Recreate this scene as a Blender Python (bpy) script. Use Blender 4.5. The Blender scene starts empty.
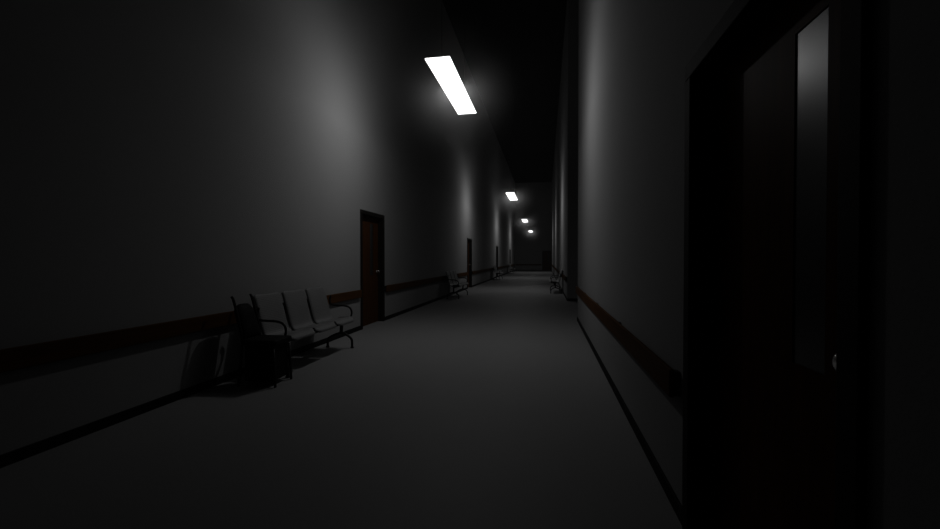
import bpy, bmesh, math
from mathutils import Vector, Matrix

# ------------------------------------------------------------------ camera, world, exposure
W, HGT = 940, 529
F = 420.0                       # focal length in pixels
CAMH = 1.27                     # camera height
YAW = math.atan(75.5 / F)       # looking a little to the left of the corridor's axis
PITCH = math.atan(5.5 / F)
sc = bpy.context.scene
C = sc.collection
cam_d = bpy.data.cameras.new('camera')
cam_d.sensor_width = 36.0
cam_d.lens = F / W * 36.0
cam_d.clip_start = 0.05
cam_d.clip_end = 200
cam = bpy.data.objects.new('camera', cam_d)
C.objects.link(cam)
cam.location = (0, 0, CAMH)
cam.rotation_euler = (math.pi / 2 - PITCH, 0, YAW)
sc.camera = cam

world = bpy.data.worlds.new('world')
sc.world = world
world.use_nodes = True
wn = world.node_tree
wn.nodes.clear()
wo = wn.nodes.new('ShaderNodeOutputWorld')
wb = wn.nodes.new('ShaderNodeBackground')
wb.inputs['Color'].default_value = (0, 0, 0, 1)
wb.inputs['Strength'].default_value = 0.0
wn.links.new(wb.outputs[0], wo.inputs['Surface'])
wv = wn.nodes.new('ShaderNodeVolumeScatter')
wv.inputs['Color'].default_value = (0.95, 0.95, 0.95, 1)
wv.inputs['Anisotropy'].default_value = 0.0
wn.links.new(wv.outputs[0], wo.inputs['Volume'])

sc.view_settings.view_transform = 'Standard'
sc.view_settings.look = 'None'
sc.view_settings.exposure = 0.0
sc.view_settings.gamma = 1.0
sc.view_settings.use_curve_mapping = False
LAMP_POWER = 98.0
PANEL_GLOW = 1.3
AXIAL_FALLOFF = 1.6          # added directional cut that narrows each lamp's light along the corridor
AIR = 0.0012              # thin haze everywhere, also lifting the dark far end
BLOOM_HAZE = 0.06          # extra haze put round each lamp to imitate its bloom halo
HR = 1.1

CS, SN = math.cos(YAW), math.sin(YAW)


def XT(t):                       # lateral position from camera heights
    return t * CAMH * CS


def YK(t, k):                    # distance along the corridor
    return (k * F * CAMH + XT(t) * SN) / CS


XL, XR = XT(-2.61), XT(0.523)
Y_BACK, Y_END = -3.0, 45.8
Z_TOP = 9.5
PAS0, PAS1 = YK(0.523, 0.0162), YK(0.523, 0.0238)   # side passage on the right
PAS_X = XR + 6.0
WT = 0.22


# lamps: height, place across, places along the corridor
LZ = CAMH * 3.012
LX = XT(-1.09)
LAMP_Y0 = YK(-1.07, 0.0120)
LAMP_STEP = (YK(-1.07, 0.0732) - LAMP_Y0) / 3
lamp_y = [LAMP_Y0 + i * LAMP_STEP for i in range(4)]


def math_node(nt, op, a, b=None, clamp=False):
    n = nt.nodes.new('ShaderNodeMath')
    n.operation = op
    n.use_clamp = clamp
    for i, v in enumerate((a, b)):
        if v is None:
            continue
        if isinstance(v, (int, float)):
            n.inputs[i].default_value = v
        else:
            nt.links.new(v, n.inputs[i])
    return n.outputs[0]


# thin haze everywhere, thickened round the lamps to stand in for bloom
def air():
    nt = wn
    gm = nt.nodes.new('ShaderNodeNewGeometry')
    sub = nt.nodes.new('ShaderNodeVectorMath')
    sub.operation = 'SUBTRACT'
    sub.inputs[1].default_value = (LX, LAMP_Y0, LZ)
    nt.links.new(gm.outputs['Position'], sub.inputs[0])
    sp = nt.nodes.new('ShaderNodeSeparateXYZ')
    nt.links.new(sub.outputs[0], sp.inputs[0])
    wr = nt.nodes.new('ShaderNodeMath')
    wr.operation = 'WRAP'
    wr.inputs[1].default_value = LAMP_STEP / 2
    wr.inputs[2].default_value = -LAMP_STEP / 2
    nt.links.new(sp.outputs['Y'], wr.inputs[0])
    cb = nt.nodes.new('ShaderNodeCombineXYZ')
    nt.links.new(sp.outputs['X'], cb.inputs[0])
    nt.links.new(wr.outputs[0], cb.inputs[1])
    nt.links.new(sp.outputs['Z'], cb.inputs[2])
    ln = nt.nodes.new('ShaderNodeVectorMath')
    ln.operation = 'LENGTH'
    nt.links.new(cb.outputs[0], ln.inputs[0])
    t = math_node(nt, 'SUBTRACT', 1.0, math_node(nt, 'DIVIDE', ln.outputs['Value'], HR), clamp=True)
    d = math_node(nt, 'ADD', math_node(nt, 'MULTIPLY', math_node(nt, 'POWER', t, 1.8), BLOOM_HAZE), AIR)
    nt.links.new(d, wv.inputs['Density'])


air()
world.cycles.volume_step_size = 0.25


# ------------------------------------------------------------------ materials
def mat(name, col, rough=0.6, metal=0.0, spec=0.5, noise=0.0, nscale=6.0, bump=0.0, bscale=80.0, coat=0.0, ior=None):
    m = bpy.data.materials.new(name)
    m.use_nodes = True
    nt = m.node_tree
    b = nt.nodes['Principled BSDF']
    b.inputs['Base Color'].default_value = (*col, 1)
    b.inputs['Roughness'].default_value = rough
    b.inputs['Metallic'].default_value = metal
    b.inputs['Specular IOR Level'].default_value = spec
    b.inputs['Coat Weight'].default_value = coat
    if ior:
        b.inputs['IOR'].default_value = ior
    tc = nt.nodes.new('ShaderNodeTexCoord')
    if noise > 0:
        n = nt.nodes.new('ShaderNodeTexNoise')
        n.inputs['Scale'].default_value = nscale
        n.inputs['Detail'].default_value = 5
        nt.links.new(tc.outputs['Object'], n.inputs['Vector'])
        r = nt.nodes.new('ShaderNodeMix')
        r.data_type = 'RGBA'
        r.inputs[6].default_value = (*[c * (1 - noise) for c in col], 1)
        r.inputs[7].default_value = (*[min(1, c * (1 + noise)) for c in col], 1)
        nt.links.new(n.outputs['Fac'], r.inputs[0])
        nt.links.new(r.outputs[2], b.inputs['Base Color'])
    if bump > 0:
        n2 = nt.nodes.new('ShaderNodeTexNoise')
        n2.inputs['Scale'].default_value = bscale
        n2.inputs['Detail'].default_value = 3
        nt.links.new(tc.outputs['Object'], n2.inputs['Vector'])
        bp = nt.nodes.new('ShaderNodeBump')
        bp.inputs['Strength'].default_value = bump
        bp.inputs['Distance'].default_value = 0.002
        nt.links.new(n2.outputs['Fac'], bp.inputs['Height'])
        nt.links.new(bp.outputs[0], b.inputs['Normal'])
    return m


SPEC_WOOD = 0.02


def wood(name, dark, light, axis='Z', rough=0.5):
    m = bpy.data.materials.new(name)
    m.use_nodes = True
    nt = m.node_tree
    b = nt.nodes['Principled BSDF']
    b.inputs['Roughness'].default_value = rough
    b.inputs['Specular IOR Level'].default_value = SPEC_WOOD
    tc = nt.nodes.new('ShaderNodeTexCoord')
    mp = nt.nodes.new('ShaderNodeMapping')
    s = {'Z': (9, 9, 0.7), 'Y': (9, 0.5, 14)}[axis]
    mp.inputs['Scale'].default_value = s
    nt.links.new(tc.outputs['Object'], mp.inputs['Vector'])
    n = nt.nodes.new('ShaderNodeTexNoise')
    n.inputs['Scale'].default_value = 3.0
    n.inputs['Detail'].default_value = 6
    n.inputs['Distortion'].default_value = 0.6
    nt.links.new(mp.outputs[0], n.inputs['Vector'])
    cr = nt.nodes.new('ShaderNodeValToRGB')
    cr.color_ramp.elements[0].position = 0.3
    cr.color_ramp.elements[0].color = (*dark, 1)
    cr.color_ramp.elements[1].position = 0.7
    cr.color_ramp.elements[1].color = (*light, 1)
    nt.links.new(n.outputs['Fac'], cr.inputs[0])
    nt.links.new(cr.outputs[0], b.inputs['Base Color'])
    return m


def perforated(name, col):
    """grey sheet metal with a grid of small round holes"""
    m = bpy.data.materials.new(name)
    m.use_nodes = True
    nt = m.node_tree
    b = nt.nodes['Principled BSDF']
    b.inputs['Roughness'].default_value = 0.6
    b.inputs['Metallic'].default_value = 0.0
    uv = nt.nodes.new('ShaderNodeUVMap')
    uv.uv_map = 'UVMap'
    fr = nt.nodes.new('ShaderNodeVectorMath')
    fr.operation = 'FRACTION'
    sc_ = nt.nodes.new('ShaderNodeVectorMath')
    sc_.operation = 'SCALE'
    sc_.inputs['Scale'].default_value = 50.0
    nt.links.new(uv.outputs[0], sc_.inputs[0])
    nt.links.new(sc_.outputs[0], fr.inputs[0])
    ds = nt.nodes.new('ShaderNodeVectorMath')
    ds.operation = 'DISTANCE'
    ds.inputs[1].default_value = (0.5, 0.5, 0)
    nt.links.new(fr.outputs[0], ds.inputs[0])
    lt = nt.nodes.new('ShaderNodeMath')
    lt.operation = 'GREATER_THAN'
    lt.inputs[1].default_value = 0.2
    nt.links.new(ds.outputs['Value'], lt.inputs[0])
    mx = nt.nodes.new('ShaderNodeMix')
    mx.data_type = 'RGBA'
    mx.inputs[6].default_value = (0.01, 0.01, 0.01, 1)
    mx.inputs[7].default_value = (*col, 1)
    nt.links.new(lt.outputs[0], mx.inputs[0])
    nt.links.new(mx.outputs[2], b.inputs['Base Color'])
    return m


M_WALL = mat('wall_paint', (0.20, 0.20, 0.20), 0.9, spec=0.2, noise=0.05, nscale=1.3, bump=0.25)
M_ENDWALL = mat('end_wall_dimmed', (0.17, 0.17, 0.17), 0.9, spec=0.2, noise=0.05, nscale=1.3, bump=0.25)  # wall paint darkened so the end wall stays dim under the last lamp
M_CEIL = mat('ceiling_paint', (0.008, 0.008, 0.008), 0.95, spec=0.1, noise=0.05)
M_FLOOR = mat('floor_vinyl', (0.175, 0.175, 0.175), 0.6, spec=0.25, noise=0.05, nscale=2.5)
M_BASE = mat('baseboard_black', (0.004, 0.004, 0.004), 0.7, spec=0.1, noise=0.1)
M_DOOR = wood('door_veneer', (0.032, 0.012, 0.004), (0.052, 0.020, 0.006), 'Z')
M_FRAME = mat('door_frame_paint', (0.006, 0.005, 0.004), 0.7, spec=0.1, noise=0.1)
M_RAIL = wood('handrail_wood', (0.040, 0.018, 0.006), (0.062, 0.027, 0.009), 'Y')
M_BLACK = mat('black_metal', (0.003, 0.003, 0.003), 0.45, metal=0.0, spec=0.2, noise=0.1)
M_STEEL = mat('knob_steel', (0.75, 0.73, 0.70), 0.22, metal=1.0, noise=0.03)
M_SEAT = perforated('seat_metal', (0.13, 0.13, 0.13))
M_VINYL = mat('black_vinyl', (0.003, 0.003, 0.003), 0.7, spec=0.1, noise=0.1, bump=0.2)
M_GLASS = mat('door_glass', (0.01, 0.01, 0.01), 0.28, spec=0.28, noise=0.05, ior=1.5)
M_HOUSING = mat('lamp_housing', (0.12, 0.12, 0.12), 0.5, noise=0.03)


def diffuser_material():
    m = bpy.data.materials.new('lamp_diffuser')
    m.use_nodes = True
    nt = m.node_tree
    nt.nodes.clear()
    o = nt.nodes.new('ShaderNodeOutputMaterial')
    e = nt.nodes.new('ShaderNodeEmission')
    e.inputs['Color'].default_value = (1, 1, 1, 1)
    e.inputs['Strength'].default_value = PANEL_GLOW
    t = nt.nodes.new('ShaderNodeBsdfTransparent')
    a = nt.nodes.new('ShaderNodeAddShader')
    nt.links.new(e.outputs[0], a.inputs[0])
    nt.links.new(t.outputs[0], a.inputs[1])
    nt.links.new(a.outputs[0], o.inputs['Surface'])
    return m


M_DIFF = diffuser_material()


# ------------------------------------------------------------------ helpers
def box(bm, x0, x1, y0, y1, z0, z1):
    vs = [bm.verts.new(p) for p in ((x0, y0, z0), (x1, y0, z0), (x1, y1, z0), (x0, y1, z0),
                                    (x0, y0, z1), (x1, y0, z1), (x1, y1, z1), (x0, y1, z1))]
    for f in ((3, 2, 1, 0), (4, 5, 6, 7), (0, 1, 5, 4), (1, 2, 6, 5), (2, 3, 7, 6), (3, 0, 4, 7)):
        bm.faces.new([vs[i] for i in f])


def smooth_path(pts, n=5):
    """Catmull-Rom through points"""
    P = [Vector(p) for p in pts]
    if len(P) < 3:
        return P
    Q = [P[0] * 2 - P[1]] + P + [P[-1] * 2 - P[-2]]
    out = []
    for i in range(1, len(Q) - 2):
        a, b, c, d = Q[i - 1], Q[i], Q[i + 1], Q[i + 2]
        for j in range(n):
            t = j / n
            out.append(0.5 * ((2 * b) + (c - a) * t + (2 * a - 5 * b + 4 * c - d) * t * t + (3 * b - a - 3 * c + d) * t ** 3))
    out.append(P[-1])
    return out


def tube(bm, pts, r, n=10, ry=None):
    pts = [Vector(p) for p in pts]
    ry = ry or r
    rings = []
    prev = None
    for i, p in enumerate(pts):
        t = (pts[min(i + 1, len(pts) - 1)] - pts[max(i - 1, 0)]).normalized()
        if prev is None:
            up = Vector((0, 1, 0)) if abs(t.y) < 0.9 else Vector((0, 0, 1))
        else:
            up = prev
        a = t.cross(up)
        if a.length < 1e-5:
            a = t.orthogonal()
        a.normalize()
        u = a.cross(t).normalized()
        prev = u
        rings.append([bm.verts.new(p + a * r * math.cos(2 * math.pi * k / n) + u * ry * math.sin(2 * math.pi * k / n)) for k in range(n)])
    for i in range(len(rings) - 1):
        for k in range(n):
            bm.faces.new((rings[i][k], rings[i][(k + 1) % n], rings[i + 1][(k + 1) % n], rings[i + 1][k]))
    bm.faces.new(list(reversed(rings[0])))
    bm.faces.new(rings[-1])


def obj(name, bm, m, parent=None, bevel=0.0, smooth=False, segs=2):
    bmesh.ops.recalc_face_normals(bm, faces=bm.faces)
    me = bpy.data.meshes.new(name)
    bm.to_mesh(me)
    bm.free()
    me.materials.append(m)
    if smooth:
        me.shade_smooth()
    o = bpy.data.objects.new(name, me)
    C.objects.link(o)
    if parent:
        o.parent = parent
    if bevel > 0:
        b = o.modifiers.new('bevel', 'BEVEL')
        b.width = bevel
        b.segments = segs
        b.limit_method = 'ANGLE'
    return o


def boxobj(name, dims, m, parent=None, bevel=0.0):
    bm = bmesh.new()
    box(bm, *dims)
    return obj(name, bm, m, parent, bevel)


def tag(o, label, cat, group=None):
    o['label'] = label
    o['category'] = cat
    if group:
        o['group'] = group
    return o


def structure(o):
    o['kind'] = 'structure'
    return o


def empty(name, loc, rz=0.0):
    o = bpy.data.objects.new(name, None)
    o.empty_display_size = 0.2
    C.objects.link(o)
    o.location = loc
    o.rotation_euler = (0, 0, rz)
    return o


def dup(root, loc, rz=0.0):
    r = root.copy()
    C.objects.link(r)
    r.location = loc
    r.rotation_euler = (0, 0, rz)
    for ch in list(root.children):
        c = ch.copy()
        C.objects.link(c)
        c.parent = r
        for g in list(ch.children):
            d = g.copy()
            C.objects.link(d)
            d.parent = c
    return r


# ------------------------------------------------------------------ doors' places
DH = 2.16                        # outer height of a door frame
DW = 1.12                        # outer width
REC = 0.10                       # leaf set back from the wall face
left_doors = [YK(-2.61, k) for k in (0.01512, 0.0343, 0.0538, 0.0735)]
right_door = (YK(0.523, 0.00158) + YK(0.523, 0.00362)) / 2 + 0.025

# ------------------------------------------------------------------ room shell
bm = bmesh.new()
box(bm, XL - WT, XR + WT, Y_BACK - WT, Y_END + WT, -0.15, 0)
box(bm, XR + WT, PAS_X + WT, PAS0 - WT, PAS1 + WT, -0.15, 0)
structure(obj('floor', bm, M_FLOOR))
bm = bmesh.new()
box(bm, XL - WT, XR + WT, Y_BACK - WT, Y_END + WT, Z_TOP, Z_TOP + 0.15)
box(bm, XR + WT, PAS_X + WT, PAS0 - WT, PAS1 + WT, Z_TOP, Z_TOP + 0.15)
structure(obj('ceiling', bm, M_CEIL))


def wall_along_y(name, xin, sgn, y0, y1, doors, m):
    """wall with its face at xin, growing towards sgn, with door openings"""
    bm = bmesh.new()
    xa, xb = sorted((xin, xin + sgn * WT))
    cur = y0
    for d in sorted(doors):
        box(bm, xa, xb, cur, d - DW / 2, 0, Z_TOP)
        box(bm, xa, xb, d - DW / 2, d + DW / 2, DH, Z_TOP)
        # back of the recess
        xc, xd = sorted((xin + sgn * (WT - 0.02), xin + sgn * WT))
        box(bm, xc, xd, d - DW / 2, d + DW / 2, 0, DH)
        cur = d + DW / 2
    box(bm, xa, xb, cur, y1, 0, Z_TOP)
    return structure(obj(name, bm, m))


wall_along_y('wall_left', XL, -1, Y_BACK, Y_END, left_doors, M_WALL)
wall_along_y('wall_right_near', XR, 1, Y_BACK, PAS0, [right_door], M_WALL)
wall_along_y('wall_right_far', XR, 1, PAS1, Y_END, [], M_WALL)
structure(boxobj('wall_passage_far', (XR + WT, PAS_X, PAS1, PAS1 + WT, 0, Z_TOP), M_WALL))
structure(boxobj('wall_passage_near', (XR + WT, PAS_X, PAS0 - WT, PAS0, 0, Z_TOP), M_WALL))
structure(boxobj('wall_passage_end', (PAS_X, PAS_X + WT, PAS0 - WT, PAS1 + WT, 0, Z_TOP), M_WALL))
structure(boxobj('wall_back', (XL - WT, XR + WT, Y_BACK - WT, Y_BACK, 0, Z_TOP), M_WALL))
# end wall with one doorway
ex0, ex1 = XT(-0.27), XT(0.49)
bm = bmesh.new()
box(bm, XL - WT, ex0, Y_END, Y_END + WT, 0, Z_TOP)
box(bm, ex1, XR + WT, Y_END, Y_END + WT, 0, Z_TOP)
box(bm, ex0, ex1, Y_END, Y_END + WT, DH, Z_TOP)
box(bm, ex0, ex1, Y_END + WT - 0.02, Y_END + WT, 0, DH)
structure(obj('wall_end', bm, M_ENDWALL))


# baseboards
def base_left():
    bm = bmesh.new()
    cur = Y_BACK
    for d in left_doors:
        box(bm, XL, XL + 0.014, cur, d - DW / 2 - 0.001, 0, 0.078)
        cur = d + DW / 2 + 0.001
    box(bm, XL, XL + 0.014, cur, Y_END, 0, 0.078)
    return structure(obj('baseboard_left', bm, M_BASE, bevel=0.004))


base_left()
bm = bmesh.new()
box(bm, XR - 0.014, XR, Y_BACK, right_door - DW / 2, 0, 0.078)
box(bm, XR - 0.014, XR, right_door + DW / 2, PAS0, 0, 0.078)
structure(obj('baseboard_right_near', bm, M_BASE, bevel=0.004))
structure(boxobj('baseboard_right_far', (XR - 0.014, XR, PAS1, Y_END, 0, 0.078), M_BASE, bevel=0.004))
structure(boxobj('baseboard_passage', (XR, PAS_X, PAS1 - 0.014, PAS1, 0, 0.078), M_BASE, bevel=0.004))
structure(boxobj('baseboard_end', (XL, ex0, Y_END - 0.014, Y_END, 0, 0.078), M_BASE, bevel=0.004))


# ------------------------------------------------------------------ doors (local: wall face x=0, room at +x, width along y)
def make_door(width=DW):
    root = empty('door', (0, 0, 0))
    hw = width / 2
    fw = 0.07
    bm = bmesh.new()
    for s in (-1, 1):
        y0, y1 = sorted((s * hw, s * (hw - fw)))
        box(bm, -0.16, 0.018, y0, y1, 0, DH - fw)
    box(bm, -0.16, 0.018, -hw, hw, DH - fw, DH)
    # stop bead behind
    obj('door_frame', bm, M_FRAME, root, bevel=0.004)
    # leaf with a real opening for the glass
    lx0, lx1 = -0.145, -0.10
    ly = hw - fw - 0.003
    lz0, lz1 = 0.008, DH - fw - 0.003
    g0, g1 = 0.095, 0.25             # pane, in y
    gz0, gz1 = 0.95, 1.96
    bm = bmesh.new()
    box(bm, lx0, lx1, -ly, g0, lz0, lz1)
    box(bm, lx0, lx1, g1, ly, lz0, lz1)
    box(bm, lx0, lx1, g0, g1, lz0, gz0)
    box(bm, lx0, lx1, g0, g1, gz1, lz1)
    leaf = obj('door_leaf', bm, M_DOOR, root)
    boxobj('glass_pane', (lx1 - 0.012, lx1 - 0.004, g0, g1, gz0, gz1), M_GLASS, leaf)
    # knob on the far side (+y): rose, neck and ball
    ky, kz = ly - 0.075, 1.02
    bm = bmesh.new()
    prof = [(0.0, 0.031), (0.006, 0.031), (0.008, 0.026), (0.010, 0.013), (0.032, 0.012), (0.038, 0.020), (0.046, 0.027),
            (0.056, 0.029), (0.064, 0.025), (0.069, 0.014)]
    rings = []
    for (dx, r) in prof:
        rings.append([bm.verts.new((lx1 + dx, ky + r * math.cos(a), kz + r * math.sin(a))) for a in [2 * math.pi * i / 16 for i in range(16)]])
    for i in range(len(rings) - 1):
        for k in range(16):
            bm.faces.new((rings[i][k], rings[i][(k + 1) % 16], rings[i + 1][(k + 1) % 16], rings[i + 1][k]))
    bm.faces.new(rings[0])
    bm.faces.new(rings[-1])
    obj('door_knob', bm, M_STEEL, leaf, smooth=True)
    # hinges on the other side
    for hz in (0.3, 1.05, 1.8):
        bm = bmesh.new()
        tube(bm, [(lx1 + 0.004, -ly - 0.001, hz), (lx1 + 0.004, -ly - 0.001, hz + 0.1)], 0.007, 8)
        obj('hinge', bm, M_BLACK, root, smooth=True)
    return root


door0 = make_door()
door0.name = 'door_1'
door0.location = (XL, left_doors[0], 0)
structure(door0)
for i, y in enumerate(left_doors[1:]):
    d = dup(door0, (XL, y, 0))
    d.name = 'door_%d' % (i + 2)
d = dup(door0, (XR, right_door, 0), math.pi)
d.name = 'door_5'
de = make_door(ex1 - ex0)
de.name = 'door_6'
de.location = ((ex0 + ex1) / 2, Y_END, 0)
de.rotation_euler = (0, 0, -math.pi / 2)
structure(de)


# ------------------------------------------------------------------ handrails (boards on spacers)
RZ0, RZ1 = 0.585, 0.725


def handrail(L, loc, rz, label, group):
    """local: wall at x=0, board runs along +y for L"""
    root = empty('handrail', loc, rz)
    boxobj('rail_board', (0.026, 0.052, 0, L, RZ0, RZ1), M_RAIL, root, bevel=0.008)
    n = max(2, int(round(L / 1.6)) + 1)
    for i in range(n):
        y = 0.0 if i == 0 else (L - 0.05 if i == n - 1 else i * (L - 0.05) / (n - 1))
        boxobj('rail_bracket', (0.0, 0.0262, y + 0.001, y + 0.049, RZ0 + 0.01, RZ1 - 0.01), M_BLACK, root, bevel=0.003)
    return tag(root, label, 'handrail', group)


g = 'wooden handrails along the corridor walls'
edges = [(Y_BACK + 0.05, left_doors[0] - DW / 2 - 0.04)]
for a, b in zip(left_doors[:-1], left_doors[1:]):
    edges.append((a + DW / 2 + 0.04, b - DW / 2 - 0.04))
edges.append((left_doors[-1] + DW / 2 + 0.04, Y_END - 0.05))
labs = ['long wooden handrail on left wall passing behind the nearest bench to the first door',
        'brown wooden handrail on left wall between its nearest and second doors',
        'brown wooden handrail on left wall between its second and third doors',
        'brown wooden handrail on left wall between its third and fourth doors',
        'farthest short brown handrail on left wall, beyond its fourth door']
for (a, b), l in zip(edges, labs):
    handrail(b - a, (XL, a, 0), 0, l, g)
ya = YK(0.49, 0.00386)
handrail(PAS0 - 0.1 - ya, (XR, PAS0 - 0.1, 0), math.pi,
         'brown wooden handrail on right wall, its dark end beside the large near door', g)
handrail(Y_END - 0.1 - (PAS1 + 0.08), (XR, Y_END - 0.1, 0), math.pi,
         'far brown handrail on right wall beyond the dark side passage', g)
handrail(ex0 - 0.08 - (XL + 0.08), (XL + 0.08, Y_END, 0), -math.pi / 2,
         'handrail across the far end wall, left of the end door', g)


# ------------------------------------------------------------------ lamps
LLEN, LWID = 2.08, 0.325


def make_lamp():
    root = empty('pendant_light', (LX, 0, LZ))
    boxobj('diffuser', (-LWID / 2, LWID / 2, -LLEN / 2, LLEN / 2, 0.0, 0.014), M_DIFF, root)
    for s in (-1, 1):
        bm = bmesh.new()
        tube(bm, [(0, s * 0.8, 0.014), (0, s * 0.8, Z_TOP - LZ)], 0.003, 6)
        obj('hanging_cable', bm, M_BLACK, root)
    ld = bpy.data.lights.new('lamp_tube', 'POINT')
    ld.energy = LAMP_POWER
    ld.shadow_soft_size = 0.004
    # added shaping: strength falls towards the lamp's ends to tighten the wall pools
    ld.use_nodes = True
    nt = ld.node_tree
    em = nt.nodes['Emission']
    tc = nt.nodes.new('ShaderNodeTexCoord')
    sp = nt.nodes.new('ShaderNodeSeparateXYZ')
    nt.links.new(tc.outputs['Normal'], sp.inputs[0])
    along = math_node(nt, 'ADD', 0.035, math_node(nt, 'POWER', math_node(nt, 'SUBTRACT', 1.0, math_node(nt, 'MULTIPLY', sp.outputs['Y'], sp.outputs['Y']), clamp=True), AXIAL_FALLOFF))
    # upward and straight-down light cut by direction here
    up = math_node(nt, 'MAXIMUM', math_node(nt, 'ADD', sp.outputs['Z'], 0.18), 0.0)
    dn = math_node(nt, 'MAXIMUM', math_node(nt, 'MULTIPLY', sp.outputs['Z'], -1.0), 0.0)
    f1 = math_node(nt, 'SUBTRACT', 1.0, math_node(nt, 'MULTIPLY', up, 1.1), clamp=True)
    f2 = math_node(nt, 'SUBTRACT', 1.0, math_node(nt, 'MULTIPLY', dn, 0.45), clamp=True)
    nt.links.new(math_node(nt, 'MULTIPLY', math_node(nt, 'MULTIPLY', f1, f2), along), em.inputs['Strength'])
    lo = bpy.data.objects.new('lamp_tube', ld)
    C.objects.link(lo)
    lo.location = (0, 0, 0.007)
    lo.parent = root
    return root


lamp0 = make_lamp()
ll = ['nearest and largest glowing white rectangular lamp hanging high over the corridor',
      'second glowing white rectangular lamp from the camera',
      'third glowing white lamp down the corridor, small',
      'farthest and smallest glowing white lamp down the corridor']
for i, y in enumerate(lamp_y):
    r = lamp0 if i == 0 else dup(lamp0, (0, 0, 0))
    r.location = (LX, y, LZ)
    tag(r, ll[i], 'lamp', 'row of hanging lamps')



# ------------------------------------------------------------------ benches (local: facing +x, seats along y)
def seat_shell(yc):
    prof = smooth_path([(0.262, 0, 0.385), (0.258, 0, 0.415), (0.225, 0, 0.435), (0.10, 0, 0.428), (-0.02, 0, 0.424),
                        (-0.075, 0, 0.445), (-0.105, 0, 0.51), (-0.145, 0, 0.66), (-0.185, 0, 0.80), (-0.212, 0, 0.875),
                        (-0.235, 0, 0.885)], 4)
    bm = bmesh.new()
    uvl = bm.loops.layers.uv.new('UVMap')
    n = 12
    L = [0.0]
    for a, b in zip(prof[:-1], prof[1:]):
        L.append(L[-1] + (b - a).length)
    T = L[-1]
    rows = []
    for i, p in enumerate(prof):
        w = 0.236
        e = min(L[i], T - L[i])
        if e < 0.05:
            w -= 0.045 * (1 - math.sqrt(max(0, 1 - (1 - e / 0.05) ** 2)))
        t = (prof[min(i + 1, len(prof) - 1)] - prof[max(i - 1, 0)]).normalized()
        nrm = Vector((-t.z, 0, t.x))
        if nrm.z < 0 and nrm.x < 0:
            nrm = -nrm
        # side flanges roll back away from the sitter, the middle dips a little
        row = []
        for j in range(n + 1):
            v = -1 + 2 * j / n
            off = -0.012 * (1 - v * v) - (0.020 * max(0, abs(v) - 0.83) / 0.17)
            q = p + Vector((nrm.x, 0, nrm.z)) * (-off if nrm.x < 0 else off)
            row.append((bm.verts.new((q.x, yc + v * w, q.z)), (0.5 + v * w, L[i])))
        rows.append(row)
    for i in range(len(rows) - 1):
        for j in range(n):
            qs = (rows[i][j], rows[i][j + 1], rows[i + 1][j + 1], rows[i + 1][j])
            f = bm.faces.new([q[0] for q in qs])
            for lp, q in zip(f.loops, qs):
                lp[uvl].uv = q[1]
    return bm


def make_bench():
    root = empty('waiting_bench', (0, 0, 0))
    for yc in (-0.51, 0, 0.51):
        o = obj('seat', seat_shell(yc), M_SEAT, root, smooth=True)
        s = o.modifiers.new('solidify', 'SOLIDIFY')
        s.thickness = 0.012
        s.offset = -1
    # carrying beam and seat brackets
    bm = bmesh.new()
    box(bm, 0.01, 0.07, -0.79, 0.79, 0.335, 0.385)
    for yc in (-0.51, 0, 0.51):
        for s in (-0.14, 0.14):
            box(bm, -0.06, 0.20, yc + s - 0.012, yc + s + 0.012, 0.378, 0.405)
    obj('beam', bm, M_BLACK, root, bevel=0.005)
    for s in (-1, 1):
        y = s * 0.76
        bm = bmesh.new()
        tube(bm, [(0.04, y, 0.35), (0.03, y, 0.20)], 0.024, 10)
        tube(bm, smooth_path([(0.03, y, 0.215), (0.10, y, 0.195), (0.175, y, 0.145), (0.196, y, 0.10), (0.198, y, 0.018)], 4), 0.017, 10)
        tube(bm, smooth_path([(0.03, y, 0.215), (-0.06, y, 0.185), (-0.15, y, 0.14), (-0.175, y, 0.10), (-0.178, y, 0.018)], 4), 0.017, 10)
        leg = obj('leg', bm, M_BLACK, root, smooth=True)
        for x in (0.198, -0.178):
            bm = bmesh.new()
            tube(bm, [(x, y, 0.0), (x, y, 0.018)], 0.024, 12)
            obj('foot_pad', bm, M_BLACK, leg)
    for s in (-1, 1):
        y = s * 0.772
        bm = bmesh.new()
        tube(bm, smooth_path([(-0.135, y, 0.745), (-0.150, y, 0.67), (-0.125, y, 0.615), (-0.04, y, 0.605), (0.07, y, 0.602),
                              (0.150, y, 0.580), (0.185, y, 0.53), (0.180, y, 0.46), (0.13, y, 0.395), (0.05, y, 0.37)], 5), 0.013, 10)
        obj('armrest', bm, M_BLACK, root, smooth=True)
    return root


BX = XT(-2.17) - 0.198
bench0 = make_bench()
bench_k = [0.0098, 0.0264, 0.0489, 0.0694]
bl = ['nearest three-seat grey metal waiting bench with black armrests against left wall',
      'second grey waiting bench on the left, just before the second left door',
      'third grey waiting bench along the left wall, small and far off',
      'farthest tiny waiting bench along the left wall near corridor end']
gb = 'waiting benches along the corridor'
for i, k in enumerate(bench_k):
    r = bench0 if i == 0 else dup(bench0, (0, 0, 0))
    r.location = (BX, YK(-2.17, k), 0)
    tag(r, bl[i], 'bench', gb)
r = dup(bench0, (XR - 0.26, YK(0.3, 0.0304), 0), math.pi)
tag(r, 'grey waiting bench against the right wall, beyond the dark side passage', 'bench', gb)


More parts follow.
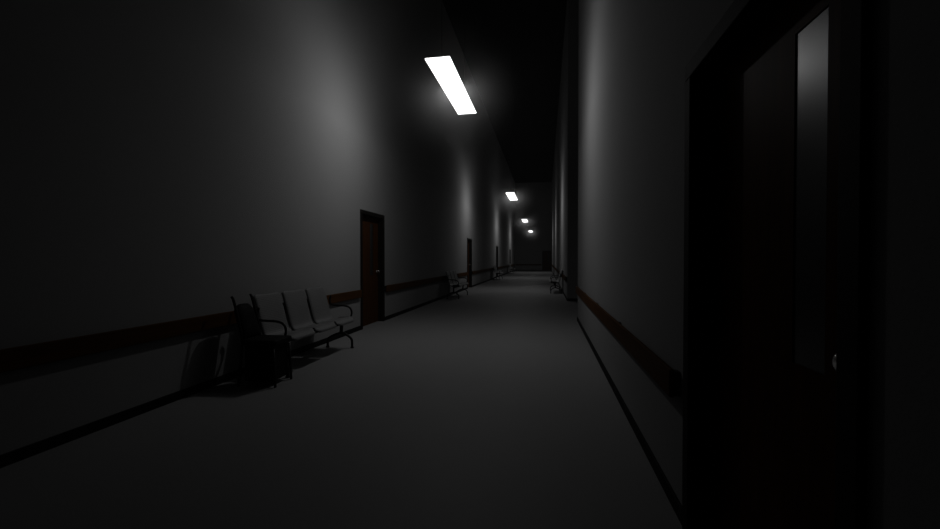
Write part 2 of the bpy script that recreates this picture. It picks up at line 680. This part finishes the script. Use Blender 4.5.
# ------------------------------------------------------------------ black chair beside the bench
def make_chair():
    root = empty('padded_chair', (0, 0, 0))
    # upholstered backrest with rounded top, leaning back
    bm = bmesh.new()
    nu, nv = 10, 10
    fr, bk = [], []
    for i in range(nv + 1):
        t = i / nv
        z = 0.47 + 0.34 * t
        xb = -0.17 - 0.10 * t
        rf, rb = [], []
        for j in range(nu + 1):
            v = -1 + 2 * j / nu
            w = 0.142 * (1 - 0.30 * max(0, t - 0.55) ** 1.5)
            ztop = z - (0.06 * v ** 4) * t
            bulge = 0.03 * (1 - v ** 4) * (1 - (2 * t - 1) ** 6)
            rf.append(bm.verts.new((xb + bulge, v * w, ztop)))
            rb.append(bm.verts.new((xb - 0.022 - 0.2 * bulge, v * w, ztop)))
        fr.append(rf)
        bk.append(rb)
    for i in range(nv):
        for j in range(nu):
            bm.faces.new((fr[i][j], fr[i][j + 1], fr[i + 1][j + 1], fr[i + 1][j]))
            bm.faces.new((bk[i][j + 1], bk[i][j], bk[i + 1][j], bk[i + 1][j + 1]))
        bm.faces.new((fr[i][0], fr[i + 1][0], bk[i + 1][0], bk[i][0]))
        bm.faces.new((fr[i + 1][nu], fr[i][nu], bk[i][nu], bk[i + 1][nu]))
    for j in range(nu):
        bm.faces.new((fr[0][j + 1], fr[0][j], bk[0][j], bk[0][j + 1]))
        bm.faces.new((fr[nv][j], fr[nv][j + 1], bk[nv][j + 1], bk[nv][j]))
    obj('backrest', bm, M_VINYL, root, smooth=True)
    # seat pad with apron
    bm = bmesh.new()
    box(bm, -0.19, 0.165, -0.16, 0.16, 0.405, 0.465)
    obj('seat', bm, M_VINYL, root, bevel=0.02, segs=3)
    bm = bmesh.new()
    box(bm, -0.175, 0.125, -0.142, 0.142, 0.05, 0.406)
    obj('shade_fill_base', bm, M_VINYL, root, bevel=0.012)  # solid block added to stand in for the shade between the legs
    for s in (-1, 1):
        bm = bmesh.new()
        tube(bm, smooth_path([(-0.235, s * 0.148, 0.0), (-0.195, s * 0.148, 0.36), (-0.205, s * 0.148, 0.55), (-0.275, s * 0.148, 0.84),
                              (-0.30, s * 0.148, 0.895)], 5), 0.013, 10)
        obj('leg', bm, M_BLACK, root, smooth=True)
        bm = bmesh.new()
        tube(bm, [(0.155, s * 0.148, 0.0), (0.135, s * 0.145, 0.385)], 0.013, 10)
        obj('leg', bm, M_BLACK, root, smooth=True)
        bm = bmesh.new()
        tube(bm, [(-0.205, s * 0.148, 0.22), (0.145, s * 0.148, 0.22)], 0.008, 8)
        obj('stretcher', bm, M_BLACK, root, smooth=True)
    return root


ch = make_chair()
ch.location = (-2.79, 3.865, 0)
ch.rotation_euler = (0, 0, math.radians(4))
tag(ch, 'black padded chair with its shaded underside filled in, standing beside the near end of the nearest bench', 'chair')
